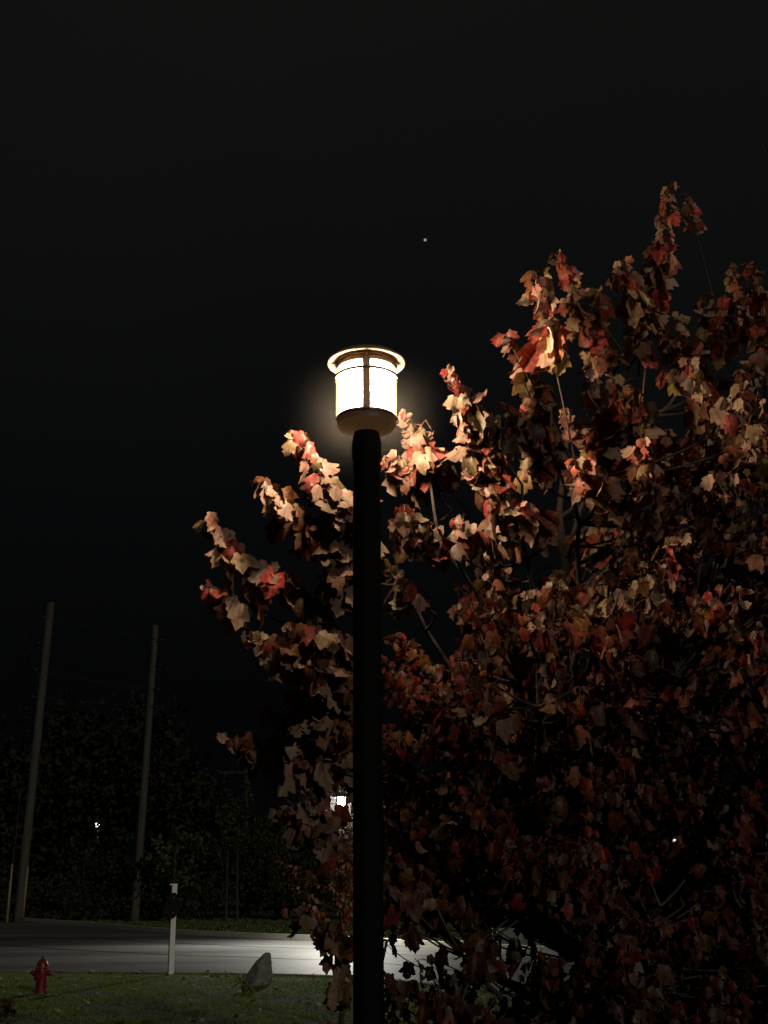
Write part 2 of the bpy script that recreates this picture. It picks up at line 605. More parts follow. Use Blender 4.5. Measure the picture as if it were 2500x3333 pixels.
# bottom rim of the frame
mb = MB().lathe([(GR + .001, z_base_hi - .002), (GR + .006, z_base_hi), (GR + .006, z_base_hi + .010), (GR + .001, z_base_hi + .011)], 64, (LX, LY, 0), close=False)
o = mb.build('bottom_rim', M['lamp_metal'], lamp); smooth_edges(o, 35)
# flat ring that stands off the glass
mb = MB()
prof = [(RGR - .010, z_ring - .008), (RGR, z_ring - .009), (RGR + .001, z_ring + .003), (RGR - .010, z_ring + .004), (RGR - .010, z_ring - .008)]
mb.lathe(prof, 72, (LX, LY, 0), close=False)
o = mb.build('guard_ring', M['lamp_metal'], lamp); smooth_edges(o, 35)
for k in range(4):
    a = -PI / 2 + k * PI / 2 + .02
    dx, dy = math.cos(a), math.sin(a)
    mb = MB()
    rr = GR + .0045
    hz = (z_gl_hi - .004 - z_gl_lo - .004)
    mb.box((LX + dx * rr, LY + dy * rr, z_gl_lo + .004 + hz / 2), (.012, .034, hz), a, .003)
    mb.box((LX + dx * (rr + .004), LY + dy * (rr + .004), z_ring - .001), (.016, .012, .012), a, .002)
    mb.box((LX + dx * (rr + .003), LY + dy * (rr + .003), z_gl_hi + .008), (.012, .014, .022), a, .003)
    mb.build('mullion', M['mullion'], lamp)
# roof with a flared rim, finial
mb = MB().lathe([(GR - .012, z_gl_hi + .020), (.140, z_gl_hi + .024), (HR - .004, z_hat - .001), (HR, z_hat + .003), (HR - .001, z_hat + .009), (.150, z_hat + .030), (.11, z_hat + .046), (.06, z_hat + .058), (.03, z_hat + .062), (.016, z_hat + .066)], 72, (LX, LY, 0))
o = mb.build('roof', M['lamp_metal'], lamp); smooth_edges(o, 25)
mb = MB().lathe([(.012, z_hat + .064), (.013, z_hat + .074), (.008, z_hat + .080), (.013, z_hat + .086), (.014, z_hat + .094), (.008, z_hat + .103), (.002, z_hat + .106)], 20, (LX, LY, 0))
o = mb.build('finial', M['bronze'], lamp); smooth_edges(o, 60)
LAMP = np.array((LX, LY, (z_gl_lo + z_gl_hi) / 2))

bl = bpy.data.lights.new('lantern_bulb', 'POINT')
bl.energy = 175
bl.color = (1.0, .76, .52)
bl.shadow_soft_size = .11
blo = bpy.data.objects.new('lantern_bulb', bl)
C.objects.link(blo)
blo.location = LAMP

def halo(name, label, c, rad, peak, power, cut):
    """scatter ball added to imitate lens glow around a lamp; it starts `cut` behind the lamp's axis"""
    hm, nt, out = mat('glare_scatter')
    tc = N(nt, 'ShaderNodeTexCoord')
    ln = N(nt, 'ShaderNodeVectorMath', operation='LENGTH')
    mr = N(nt, 'ShaderNodeMapRange'); mr.inputs[1].default_value = 0; mr.inputs[2].default_value = rad; mr.inputs[3].default_value = 1; mr.inputs[4].default_value = 0
    pw = N(nt, 'ShaderNodeMath', operation='POWER'); pw.inputs[1].default_value = power
    mu = N(nt, 'ShaderNodeMath', operation='MULTIPLY'); mu.inputs[1].default_value = peak
    vs = N(nt, 'ShaderNodeVolumeScatter'); vs.inputs['Color'].default_value = (1, .93, .85, 1)
    L = nt.links.new
    L(tc.outputs['Object'], ln.inputs[0]); L(ln.outputs['Value'], mr.inputs[0]); L(mr.outputs[0], pw.inputs[0]); L(pw.outputs[0], mu.inputs[0])
    L(mu.outputs[0], vs.inputs['Density']); L(vs.outputs[0], out.inputs['Volume'])
    bm = bmesh.new()
    bmesh.ops.create_icosphere(bm, subdivisions=4, radius=rad)
    r_ = bmesh.ops.bisect_plane(bm, geom=bm.verts[:] + bm.edges[:] + bm.faces[:], plane_co=(0, cut, 0), plane_no=(0, 1, 0), clear_inner=True)
    bmesh.ops.contextual_create(bm, geom=[g for g in r_['geom_cut'] if isinstance(g, bmesh.types.BMEdge)])
    bmesh.ops.recalc_face_normals(bm, faces=bm.faces[:])
    me = bpy.data.meshes.new(name); bm.to_mesh(me); bm.free()
    o = bpy.data.objects.new(name, me); me.materials.append(hm); C.objects.link(o)
    o.location = c
    return tag(o, label, 'halo', kind='structure')


halo('halo', 'lens glare imitated by a haze glowing around the lantern', LAMP, .52, 1.3, 3.2, .19)  # scattering volume added behind the lantern for its lens bloom

# ------------------------------------------------------------------ leaves
# right half outline of a maple leaf, base at origin, midrib along +y, length ~1
HALF = [(0.13, -.06), (.31, .03), (.30, .18), (.38, .33), (.47, .60), (.36, .62), (.24, .60), (.25, .77), (.12, .88)]
MID = [(0, 0), (0, .27), (0, .54), (0, .80), (0, 1.05)]


def leaf_template(fold, droop, curl, seed):
    r_ = np.random.default_rng(seed)
    V2 = [np.array(p) for p in MID]
    for sgn in (1, -1):
        for p in HALF:
            q = np.array(p) * (1 + r_.normal(0, .05)); q[0] *= sgn
            V2.append(q)
        # inner vertices so lobes can bend
        for p in ((.16, .10), (.22, .38), (.12, .66)):
            V2.append(np.array((p[0] * sgn, p[1])))
    V = []
    vein = []
    for x, y in V2:
        ax = abs(x)
        z = fold * ax - curl * ax * ax * 1.6
        # droop along the midrib: bend about x
        ang = droop * y
        if abs(droop) > 1e-4:
            yy = math.sin(ang) / droop; zz = -(1 - math.cos(ang)) / droop
        else:
            yy, zz = y, 0
        yy += z * math.sin(ang); zz += z * math.cos(ang)
        V.append((x + r_.normal(0, .01), yy, zz + r_.normal(0, .015)))
    Fc = []
    for side in (0, 1):
        o = 5 + side * 12
        h = list(range(o, o + 9)); i0, i1, i2 = o + 9, o + 10, o + 11
        fs = [(0, h[0], i0), (h[0], h[1], i0), (h[1], h[2], i0), (0, i0, 1), (i0, h[2], 1),
              (1, h[2], i1), (h[2], h[3], i1), (h[3], h[4], i1), (h[4], h[5], i1), (h[5], h[6], i1), (1, i1, 2), (i1, h[6], 2),
              (2, h[6], i2), (h[6], h[7], i2), (h[7], h[8], i2), (2, i2, 3), (i2, h[8], 3), (3, h[8], 4)]
        Fc += [f if side == 0 else f[::-1] for f in fs]
    # vein factor: 0 on the ribs, ~.3 away
    for k in range(len(V2)):
        vein.append(0.0 if k < 5 or k in (5 + 4, 17 + 4) else .3)
    return np.array(V), np.array(Fc), np.array(vein)


TEMPL = [leaf_template(f, d, c, s) for s, (f, d, c) in enumerate([(.45, .7, .6), (.7, 1.0, .7), (.3, .5, 1.0), (1.0, .4, .2), (-.15, 1.2, 1.0), (.6, 1.5, 1.1), (1.4, .7, .3), (.5, -.2, .6)])]


class Leaves:
    def __init__(s):
        s.P, s.D, s.Nn, s.S, s.T, s.Col, s.Tone, s.Al = [], [], [], [], [], [], [], []

    def add(s, p, d, n, size, col, tone=1.0, al=1.0):
        s.Tone.append(tone); s.Al.append(al)
        s.P.append(p); s.D.append(d); s.Nn.append(n); s.S.append(size); s.T.append(random.randrange(len(TEMPL))); s.Col.append(col)

    def mesh(s, name):
        P, D, Nn, S = map(np.array, (s.P, s.D, s.Nn, s.S))
        T = np.array(s.T); Col = np.array(s.Col)
        D = D / np.linalg.norm(D, axis=1)[:, None]
        Nn = Nn - D * (Nn * D).sum(1)[:, None]
        Nn /= np.linalg.norm(Nn, axis=1)[:, None] + 1e-9
        X = np.cross(D, Nn)
        AV, AF, AC, AX, AT = [], [], [], [], []
        off = 0
        for t in range(len(TEMPL)):
            ix = np.where(T == t)[0]
            if not len(ix): continue
            tv, tf, tx = TEMPL[t]
            vv = (P[ix][:, None, :] + S[ix][:, None, None] * (tv[None, :, 0:1] * X[ix][:, None, :] + tv[None, :, 1:2] * D[ix][:, None, :] + tv[None, :, 2:3] * Nn[ix][:, None, :]))
            m = len(tv)
            AV.append(vv.reshape(-1, 3))
            AF.append((tf[None] + (off + np.arange(len(ix)) * m)[:, None, None]).reshape(-1, 3))
            # redder toward the lobe tips
            c = np.repeat(Col[ix][:, None, :], m, 1)
            e = np.clip(np.abs(tv[:, 0]) * 1.6, 0, 1)[None, :, None] * .35
            red = np.array((.34, .05, .035))
            c = c * (1 - e) + red * e * (.4 + c.sum(2, keepdims=True))
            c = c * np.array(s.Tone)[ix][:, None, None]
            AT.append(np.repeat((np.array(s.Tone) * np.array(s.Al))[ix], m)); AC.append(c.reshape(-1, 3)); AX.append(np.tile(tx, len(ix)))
            off += len(ix) * m
        V = np.concatenate(AV); Fa = np.concatenate(AF)
        me = bpy.data.meshes.new(name)
        me.vertices.add(len(V)); me.vertices.foreach_set('co', V.astype(np.float32).ravel())
        me.loops.add(Fa.size); me.loops.foreach_set('vertex_index', Fa.astype(np.int32).ravel())
        me.polygons.add(len(Fa)); me.polygons.foreach_set('loop_start', np.arange(0, Fa.size, 3, dtype=np.int32))
        me.update(calc_edges=True)
        me.validate()
        a = me.color_attributes.new('tint', 'FLOAT_COLOR', 'POINT')
        Cc = np.concatenate(AC)
        a.data.foreach_set('color', np.c_[Cc, np.concatenate(AT)].astype(np.float32).ravel())
        f = me.attributes.new('vein', 'FLOAT', 'POINT')
        f.data.foreach_set('value', np.concatenate(AX).astype(np.float32))
        me.polygons.foreach_set('use_smooth', [True] * len(me.polygons))
        return me


PAL = [((.21, .095, .042), 30), ((.17, .125, .04), 22), ((.30, .075, .04), 16), ((.36, .07, .055), 9), ((.33, .24, .135), 14), ((.30, .25, .07), 4), ((.12, .05, .03), 10)]
_pc = [p[0] for p in PAL]; _pw = [p[1] for p in PAL]


def leaf_color(red=0.0):
    if random.random() < red:
        c = random.choice([(.42, .07, .06), (.34, .085, .06), (.38, .12, .07)])
    else:
        c = random.choices(_pc, _pw)[0]
    k = random.uniform(.75, 1.2)
    return tuple(v * k for v in c)


def bez(p0, p1, p2, n):
    t = np.linspace(0, 1, n)[:, None]
    return (1 - t) ** 2 * p0 + 2 * t * (1 - t) * p1 + t ** 2 * p2


UP = np.array((0, 0, 1.0))


def unit(v):
    return v / (np.linalg.norm(v) + 1e-12)


def keep_gap(P):
    """openings through the crown: the far lights, the road and the lawn show through"""
    x, y = proj(P)
    for gx, gy, gr in GAPS:
        if (x - gx) ** 2 + (y - gy) ** 2 < gr * gr:
            return False
    if 1240 < x < 1680 and 2990 < y < 3220 and random.random() < (.62 if x < 1500 else .35): return False
    if 1240 < x < 1430 and 3270 < y < 3400 and random.random() < .6: return False
    return True


GAPS = [(1108, 2614, 44), (2490, 2487, 14), (2482, 2540, 16), (2396, 2558, 15), (2408, 2584, 12), (2196, 2738, 13), (1652, 3060, 34), (2487, 2598, 12)]


def shoot(lv, twigs, pets, p0, tip, t0=.35, nodes=7, size=.11, red=.0, sag=.06, rad=.006, pend=1.0, keep=True, tone=1.0, face=.0, pet=1.0, warm=0.0, tips=False):
    p0, tip = np.asarray(p0, float), np.asarray(tip, float)
    ax = tip - p0
    Ln = np.linalg.norm(ax)
    mid = (p0 + tip) / 2 + np.array((random.gauss(0, .03), random.gauss(0, .03), -sag * Ln + random.gauss(0, .02)))
    pts = bez(p0, mid, tip, 9)
    twigs.tube(pts, np.linspace(rad, .0018, 9), 5, cap=False)
    dirv = unit(ax)
    side = unit(np.cross(dirv, UP) + 1e-6)
    oth = np.cross(side, dirv)
    for k in range(nodes):
        t = t0 + (1 - t0) * (k + random.uniform(-.25, .25) + .5) / nodes
        t = min(max(t, 0), 1)
        p = (1 - t) ** 2 * p0 + 2 * t * (1 - t) * mid + t * t * tip
        sc = size * (1.0 - .55 * max(0, (t - .5) / .5)) * random.uniform(.65, 1.2)
        a0 = (k % 2) * PI / 2 + random.uniform(-.5, .5)
        for s_ in (0, PI):
            if random.random() < .08: continue
            a = a0 + s_
            out = unit(math.cos(a) * side + math.sin(a) * oth + .35 * dirv)
            out = unit(out + np.array((0, 0, .15)))
            pl = sc * random.uniform(.40, .85) * pet
            q = p + pl * unit(out + UP * random.uniform(-.2, .35))
            hz = unit(np.array((out[0], out[1], 0)) + rng.normal(0, .25, 3))
            d = unit(hz * random.uniform(.05, .5) - UP * pend * random.uniform(.6, 1.2) + rng.normal(0, .20, 3))
            n_ = unit(hz * .8 + UP * .55 + rng.normal(0, .45, 3))
            if random.random() < face:
                n_ = unit(.75 * unit(LAMP - q) + .55 * unit(CAM - q) + rng.normal(0, .38, 3))
                if random.random() < .55: n_ = -n_
            elif random.random() < .22: n_ = -n_
            if keep and not keep_gap(q + d * sc * .5): continue
            tn = tone * random.uniform(.8, 1.15)
            cl = leaf_color(red + (.24 if tips and t > .62 else 0))
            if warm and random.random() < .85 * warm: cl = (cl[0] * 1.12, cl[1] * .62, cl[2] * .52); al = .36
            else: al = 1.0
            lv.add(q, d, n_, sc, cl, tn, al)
            pets.tube([p, (p + q) / 2 + UP * .008, q], [.0013, .0011, .001], 3, cap=False)


# ------------------------------------------------------------------ the red maple
TY = 6.9
TX = float(at(1880, 2850, TY)[0])
tree = thing('maple_tree', 'large red and brown autumn maple filling the right, behind the lamp post', 'tree', (TX, TY, float(ground_z(0, TY))))
lv, tw, pt = Leaves(), MB(), MB()
in_wood = MB()
trunk = MB()
gz = float(ground_z(0, TY))
tp = np.array([(TX, TY, gz - .1), (TX + .01, TY, gz + .12), (TX + .03, TY - .02, gz + .9), (TX - .02, TY, gz + 2.0), (TX + .07, TY + .05, gz + 3.0), (TX + .02, TY + .12, gz + 3.8), (TX + .12, TY + .1, gz + 4.5)])
tpp = np.concatenate([np.linspace(tp[i], tp[i + 1], 4)[:-1] for i in range(len(tp) - 1)] + [tp[-1:]])
tr_ = np.interp(np.linspace(0, 1, len(tpp)), [0, .06, .3, .6, 1], [.12, .085, .066, .042, .010])
trunk.tube(tpp, tr_, 12)
skel = [p for p in tpp[4:]]
LIMBS = [((870, 2080), 5.9, .9), ((1000, 2350), 6.0, .7), ((930, 2600), 6.1, .45), ((1100, 3060), 6.2, .2), ((1300, 1900), 5.8, 1.0), ((1420, 1700), 5.7, 1.2), ((1700, 1750), 5.6, 1.3),
         ((1880, 1560), 5.5, 1.6), ((2000, 1250), 6.0, 2.0), ((2100, 1350), 6.2, 2.0), ((2330, 1100), 6.3, 2.2), ((2480, 1350), 6.5, 1.6), ((2600, 2000), 6.4, 1.0), ((2500, 2600), 6.2, .6),
         ((1500, 2500), 5.8, .6), ((1750, 2300), 5.6, .8), ((2200, 2200), 5.7, 1.0), ((1500, 3100), 5.9, .2), ((2150, 2950), 5.8, .3), ((2000, 1800), 7.8, 1.5), ((2500, 1700), 7.8, 1.5), ((1500, 2200), 7.7, .9), ((2700, 2900), 7.4, .4), ((2300, 3300), 7.5, .1)]
for (ppx, Y, hz) in LIMBS:
    e = at(*ppx, Y)
    # leaves the trunk lower down than it ends
    zs = max(gz + .7, min(gz + 4.2, e[2] - .35 - .45 * np.linalg.norm(e[:2] - (TX, TY))))
    k = int(np.argmin(np.abs(tpp[:, 2] - zs)))
    s = tpp[k]
    m_ = (s + e) / 2 + np.array((0, 0, -.12))
    pts = bez(s, m_, e, 14)
    pts[1:-1] += rng.normal(0, .012, (12, 3))
    in_wood.tube(pts, np.linspace(min(.03, tr_[k] * .6), .008, 14), 7, cap=False)
    skel += list(pts[4:])
skel = np.array(skel)


def connect(p, rad=.006):
    d = np.linalg.norm(skel - p, axis=1) + .6 * np.maximum(skel[:, 2] - p[2] + .05, 0)
    q = skel[int(np.argmin(d))]
    L_ = np.linalg.norm(q - p)
    if L_ < .03: return
    pts = bez(q, (p + q) / 2 + np.array((0, 0, -.1 * L_)), p, 7)
    in_wood.tube(pts, np.linspace(rad * 1.35, rad, 7), 5, cap=False)


# shoots that make the outline: start px, tip px, depth at start / tip, first leaf, nodes, size, redness
S = [
    ((1070, 2050), (680, 1690), 5.75, 5.45, .42, 10, .125, .25), ((1000, 2050), (668, 1905), 5.8, 5.5, .50, 7, .115, .15),
    ((1110, 2050), (880, 1830), 5.8, 5.55, .25, 8, .115, .0), ((1170, 1900), (850, 1555), 5.7, 5.35, .48, 9, .12, .15),
    ((1210, 1790), (948, 1400), 5.6, 5.3, .15, 11, .115, .2), ((1180, 1720), (1020, 1540), 5.6, 5.35, .35, 4, .14, .0),
    ((1200, 2010), (1070, 1740), 5.7, 5.45, .15, 8, .115, .2), ((1230, 1900), (1120, 1660), 5.7, 5.4, .2, 5, .11, .1),
    ((1180, 2170), (815, 2055), 5.8, 5.5, .15, 11, .115, .2), ((1190, 2130), (930, 2030), 5.8, 5.5, .2, 7, .11, .2), ((1190, 2230), (960, 2120), 5.85, 5.6, .1, 8, .11, .2),
    ((1200, 2230), (1060, 2130), 5.9, 5.7, .1, 6, .11, .2),
    ((1180, 2420), (935, 2250), 6.0, 5.8, .15, 8, .105, .05), ((1180, 2400), (850, 2320), 6.0, 5.9, .2, 9, .105, .0), ((1200, 2330), (1040, 2240), 6.0, 5.8, .1, 7, .105, .05),
    ((1190, 2530), (715, 2395), 6.1, 5.9, .45, 9, .11, .0), ((1190, 2480), (810, 2440), 6.1, 5.9, .3, 8, .105, .0), ((1190, 2430), (900, 2340), 6.1, 5.85, .2, 8, .105, .0), ((1200, 2600), (1000, 2560), 6.2, 6.0, .15, 7, .10, .0), ((1200, 2330), (950, 2190), 6.0, 5.8, .15, 8, .105, .1), ((1180, 2480), (880, 2405), 6.1, 5.95, .15, 8, .105, .0), ((1200, 2520), (960, 2500), 6.2, 6.0, .1, 6, .10, .0),
    ((1180, 2710), (905, 2625), 6.2, 6.0, .35, 7, .10, .25), ((1190, 2760), (960, 2700), 6.3, 6.1, .3, 5, .10, .1),
    ((1260, 3060), (930, 2960), 6.3, 6.1, .50, 6, .10, .6), ((1200, 3040), (1055, 3085), 6.3, 6.1, .35, 4, .105, .6), ((1260, 3190), (1080, 3225), 6.3, 6.1, .45, 5, .10, .7),
    ((1520, 1660), (1310, 1335), 5.9, 5.5, .30, 10, .12, .05), ((1470, 1660), (1265, 1480), 5.9, 5.5, .45, 8, .11, .3), ((1400, 1560), (1370, 1380), 5.6, 5.5, .3, 5, .12, .0),
    ((1700, 1580), (1455, 1190), 5.5, 5.15, .38, 11, .12, .3), ((1600, 1590), (1500, 1330), 5.5, 5.25, .25, 9, .115, .25), ((1640, 1660), (1580, 1440), 5.5, 5.3, .2, 7, .11, .2),
    ((1570, 1850), (1305, 1650), 5.6, 5.3, .30, 8, .12, .35), ((1480, 1800), (1270, 1700), 5.6, 5.35, .4, 5, .11, .1), ((1420, 2000), (1270, 1850), 5.7, 5.5, .35, 5, .11, .0),
    ((1750, 1740), (1570, 1590), 5.6, 5.35, .2, 8, .12, .35), ((1800, 1760), (1690, 1630), 5.6, 5.35, .2, 6, .115, .45), ((1640, 1800), (1480, 1690), 5.7, 5.4, .2, 6, .115, .2),
    ((1875, 1520), (1737, 880), 5.45, 5.22, .54, 10, .15, .45), ((1850, 1480), (1640, 1085), 5.6, 5.4, .35, 9, .115, .0), ((1850, 1500), (1625, 1310), 5.6, 5.35, .3, 6, .11, .3), ((1830, 1560), (1720, 1290), 5.7, 5.5, .15, 9, .115, .0),
    ((1740, 1560), (1770, 1440), 5.8, 5.6, .1, 5, .11, .0),
    ((2020, 1140), (1805, 825), 5.9, 5.6, .42, 8, .125, .1), ((2000, 1190), (1845, 970), 5.95, 5.7, .15, 9, .115, .0), ((1990, 1220), (1890, 1040), 6.0, 5.8, .1, 7, .11, .05),
    ((2060, 1560), (1905, 1190), 5.9, 5.6, .15, 12, .115, .05), ((2080, 1480), (1990, 1230), 5.9, 5.6, .15, 9, .115, .1), ((2000, 1500), (1830, 1330), 6.0, 5.8, .1, 8, .11, .0), ((2070, 1400), (2040, 1260), 5.8, 5.5, .1, 6, .12, .0),
    ((2090, 1310), (2185, 590), 6.1, 5.8, .33, 17, .115, .15), ((2330, 1010), (2235, 640), 6.3, 6.1, .74, 4, .11, .1), ((2115, 1090), (2025, 850), 6.0, 5.75, .4, 7, .12, .15), ((2080, 1220), (2070, 1000), 6.1, 5.9, .2, 6, .11, .0),
    ((2330, 1260), (2385, 860), 6.1, 5.8, .25, 10, .115, .2), ((2450, 1230), (2440, 850), 6.0, 5.7, .35, 9, .115, .3), ((2500, 1330), (2475, 920), 5.9, 5.6, .4, 8, .125, .35),
    ((2330, 1320), (2200, 1020), 6.2, 5.9, .2, 10, .11, .05), ((2240, 1300), (2140, 1060), 6.2, 6.0, .2, 7, .11, .05), ((2400, 1150), (2290, 960), 6.4, 6.2, .2, 7, .11, .05),
    ((2290, 1560), (2240, 1165), 5.9, 5.5, .45, 8, .12, .25), ((2330, 1620), (2280, 1330), 6.1, 5.8, .2, 9, .115, .05), ((2420, 1500), (2400, 1200), 6.1, 5.8, .2, 9, .115, .1),
    ((2110, 1640), (2085, 1430), 5.7, 5.35, .3, 7, .125, .4), ((1950, 1660), (1870, 1500), 5.6, 5.3, .3, 6, .125, .45), ((2000, 1700), (1960, 1540), 5.7, 5.4, .2, 7, .115, .2), ((2200, 1600), (2170, 1400), 6.0, 5.7, .15, 8, .115, .1),
]
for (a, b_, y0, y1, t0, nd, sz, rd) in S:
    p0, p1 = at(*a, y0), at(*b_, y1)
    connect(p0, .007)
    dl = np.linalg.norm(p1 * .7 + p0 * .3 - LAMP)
    shoot(lv, tw, pt, p0, p1, t0, int(nd * (2.2 if b_[1] < 2700 else 1.3)), sz * (1.2 if b_[0] < 1150 else 1.03), rd * .5, rad=.0065, tone=(2.2 if b_ == (1737, 880) else 1.0) * .66 * float(np.clip((dl / .80) ** 1.25, .45, 2.6)) * float(np.interp(b_[1], [1900, 2250, 2700], [1, .62, .42])), face=.6, pet=.72, tips=b_[1] < 1950)  # painted light: leaf colour raised away from the lamp, lowered further down

# the inner mass of the crown
BOUND = [(1180, 2120), (1240, 1990), (1420, 1950), (1500, 1720), (1620, 1670), (1780, 1660), (1900, 1560), (2050, 1540), (2150, 1390), (2300, 1260), (2420, 1120), (2600, 980), (3000, 1000)]
bx, by = [p[0] for p in BOUND], [p[1] for p in BOUND]
cnt = 0
while cnt < 1250:
    x = random.uniform(1200, 2950); y = random.uniform(1000, 3750)
    yb = np.interp(x, bx, by)
    if y < yb: continue
    pr = min(1, .12 + (y - yb) / 420)
    if 1240 < x < 1700 and 2980 < y < 3240: pr *= .30
    if 1240 < x < 1450 and 3260 < y: pr *= .5
    if x > 2520: pr *= .45
    if random.random() > pr: continue
    lo = 5.35 if x > 1450 and y < 2300 else 5.65
    Y = lo + (8.2 - lo) * random.random() ** 1.35
    tip = at(x, y, Y)
    if tip[2] < gz + .45: continue
    inward = unit(np.array((TX - tip[0], TY - tip[1], 0)))
    ln_ = random.uniform(.35, .6)
    p0 = tip + inward * ln_ * .6 - UP * ln_ * random.uniform(.1, .65)
    connect(p0, .005)
    shoot(lv, in_wood if y > 1900 else tw, pt, p0, tip, .15, random.randint(5, 8), random.uniform(.078, .112), 0.03 if random.random() < .88 else .35, rad=.0035, tone=float(np.interp(y, [1500, 2000, 2700, 3100], [.95, .74, .54, .38])), face=.25, warm=float(np.interp(y, [1500, 2100], [0, 1])))  # shade painted into the leaves: colour darkens down the crown
    cnt += 1
o = trunk.build('trunk', M['bark'], tree); smooth_edges(o, 60)
n_in = len(in_wood.F)
in_wood.add(tw.V, tw.F)
o = in_wood.build('branches', [M['bark'], M['twig']], tree, smooth=True)
o.data.polygons.foreach_set('material_index', [0] * n_in + [1] * (len(in_wood.F) - n_in))
pt.build('leaf_stalks', M['petiole'], tree, smooth=True)
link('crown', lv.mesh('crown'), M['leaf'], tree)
print('maple leaves', len(lv.P))

# ------------------------------------------------------------------ the slim young maple by the road
Y2 = 15.0
T2 = at(1105, 3333, Y2)
X2 = float(T2[0]); g2 = float(ground_z(0, Y2))
t2 = thing('young_maple_tree', 'slim young maple backlit by the street light, left of the post', 'tree', (X2, Y2, g2))
lv, tw, pt = Leaves(), MB(), MB()
GAPS_OLD = GAPS
topz = float(at(1112, 2480, Y2)[2])
pts = np.array([(X2 + .04 * math.sin(t * 5), Y2, g2 - .05 + (topz - g2) * t) for t in np.linspace(0, 1, 14)])
trunk = MB().tube(pts, np.linspace(.036, .008, 14), 8)
o = trunk.build('trunk', M['bark'], t2); smooth_edges(o, 60)
for k in range(95):
    x = random.gauss(1125, 95); y = random.uniform(2500, 3030)
    if abs(x - 1110) < 60 and abs(y - 2612) < 60: continue
    tip = at(x, y, Y2 + random.gauss(0, .3))
    zz = tip[2] - random.uniform(.15, .45)
    s = np.array((X2, Y2, max(zz, g2 + .8)))
    shoot(lv, tw, pt, s, tip, .35, random.randint(6, 9), .066, .1, rad=.006, tone=2.0)
tw.build('branches', M['twig'], t2, smooth=True)
pt.build('leaf_stalks', M['petiole'], t2)
link('crown', lv.mesh('crown'), M['leaf_small'], t2)

# ------------------------------------------------------------------ street light over the road
hd = at(1110, 2596, 39.0)
pole = np.array((float(at(1182, 2850, 42.0)[0]), 42.0, GZ))
sl = thing('street_light', 'bright white street light over the road, shining through leaves', 'street lamp', tuple(pole))
hz_ = hd[2] + .16
MB().tube([pole + (0, 0, -.05), pole + (0, 0, .4), pole + (0, 0, 2), (pole[0], pole[1], hz_ - .1)], [.10, .085, .075, .055], 12).build('pole', M['steel'], sl, True)
arm = bez(np.array((pole[0], pole[1], hz_ - .15)), np.array((pole[0], pole[1] - .8, hz_ + .12)), np.array((hd[0] + .02, hd[1] + .25, hz_)), 10)
MB().tube(arm, .035, 8).build('arm', M['steel'], sl, True)
head = MB().lathe([(.02, .16), (.16, .15), (.24, .09), (.26, .03), (.25, .0), (.2, -.005)][::-1], 24, (hd[0], hd[1], hd[2]))
o = head.build('head', M['steel'], sl); smooth_edges(o, 40)
o = MB().lathe([(.02, -.31), (.08, -.29), (.135, -.23), (.15, -.15), (.13, -.07), (.08, -.006)], 24, (hd[0], hd[1], hd[2])).build('lens', M['street_bulb'], sl); smooth_edges(o, 60)
sp = bpy.data.lights.new('street_light_beam', 'SPOT')
sp.energy = 2900
sp.spot_size = R(150)
sp.spot_blend = 1.0
sp.shadow_soft_size = .12
sp.color = (1.0, .97, .86)
so = bpy.data.objects.new('street_light_beam', sp)
C.objects.link(so)
so.location = (hd[0], hd[1], hd[2] - .40)
so.rotation_euler = Vector((-.10, -.50, -1)).to_track_quat('-Z', 'Y').to_euler()

halo('halo', 'lens glare imitated by a haze glowing around the street light over the road', hd + np.array((0, 0, -.17)), 1.9, .8, 4.0, .24)

# ------------------------------------------------------------------ hydrant
hp = on_ground(132, 3240)
hyd = thing('fire_hydrant', 'short red fire hydrant standing on the grass, lower left', 'fire hydrant', tuple(hp))
hp = on_ground(132, 3234); hyd.location = hp
s_ = float(at(132, 3110, hp[1])[2] - hp[2]) / .66 * .97   # scale so that .66 units span its height
def hs(v): return v * s_
x, y, z = hp
mb = MB().lathe([(hs(.135), -.03), (hs(.135), hs(.03)), (hs(.105), hs(.035)), (hs(.10), hs(.34)), (hs(.125), hs(.35)), (hs(.125), hs(.385)), (hs(.108), hs(.39)), (hs(.105), hs(.44))], 28, (x, y, z))
o = mb.build('barrel', M['red_paint'], hyd); smooth_edges(o, 30)
mb = MB().lathe([(hs(.125), hs(.442)), (hs(.128), hs(.465)), (hs(.112), hs(.47)), (hs(.106), hs(.52)), (hs(.085), hs(.575)), (hs(.05), hs(.61)), (hs(.028), hs(.618)), (hs(.026), hs(.655)), (hs(.02), hs(.66))], 28, (x, y, z))
o = mb.build('bonnet', M['red_paint'], hyd); smooth_edges(o, 30)
for k, a in enumerate((R(-8), R(172), R(-100))):
    d = np.array((math.cos(a), math.sin(a), 0)); c = np.array((x, y, z + hs(.365 if k < 2 else .30)))
    k_ = 1.0 if k < 2 else 1.3
    o = MB().tube([c + d * hs(.07), c + d * hs(.15), c + d * hs(.151), c + d * hs(.17), c + d * hs(.171), c + d * hs(.205)],
                  [hs(.048) * k_, hs(.048) * k_, hs(.060) * k_, hs(.060) * k_, hs(.045) * k_, hs(.03) * k_], 14).build('nozzle', M['red_paint'], hyd); smooth_edges(o, 40)
    e = c + d * hs(.21)
    MB().tube([e - d * .01, e + d * hs(.03)], hs(.017), 5).build('nozzle_nut', M['steel'] if k == 0 else M['red_paint'], hyd)
for k in range(8):
    a = k * PI / 4 + .2
    MB().tube([(x + hs(.116) * math.cos(a), y + hs(.116) * math.sin(a), z + hs(.425)), (x + hs(.116) * math.cos(a), y + hs(.116) * math.sin(a), z + hs(.485))], hs(.011), 6).build('bolt', M['steel'], hyd)

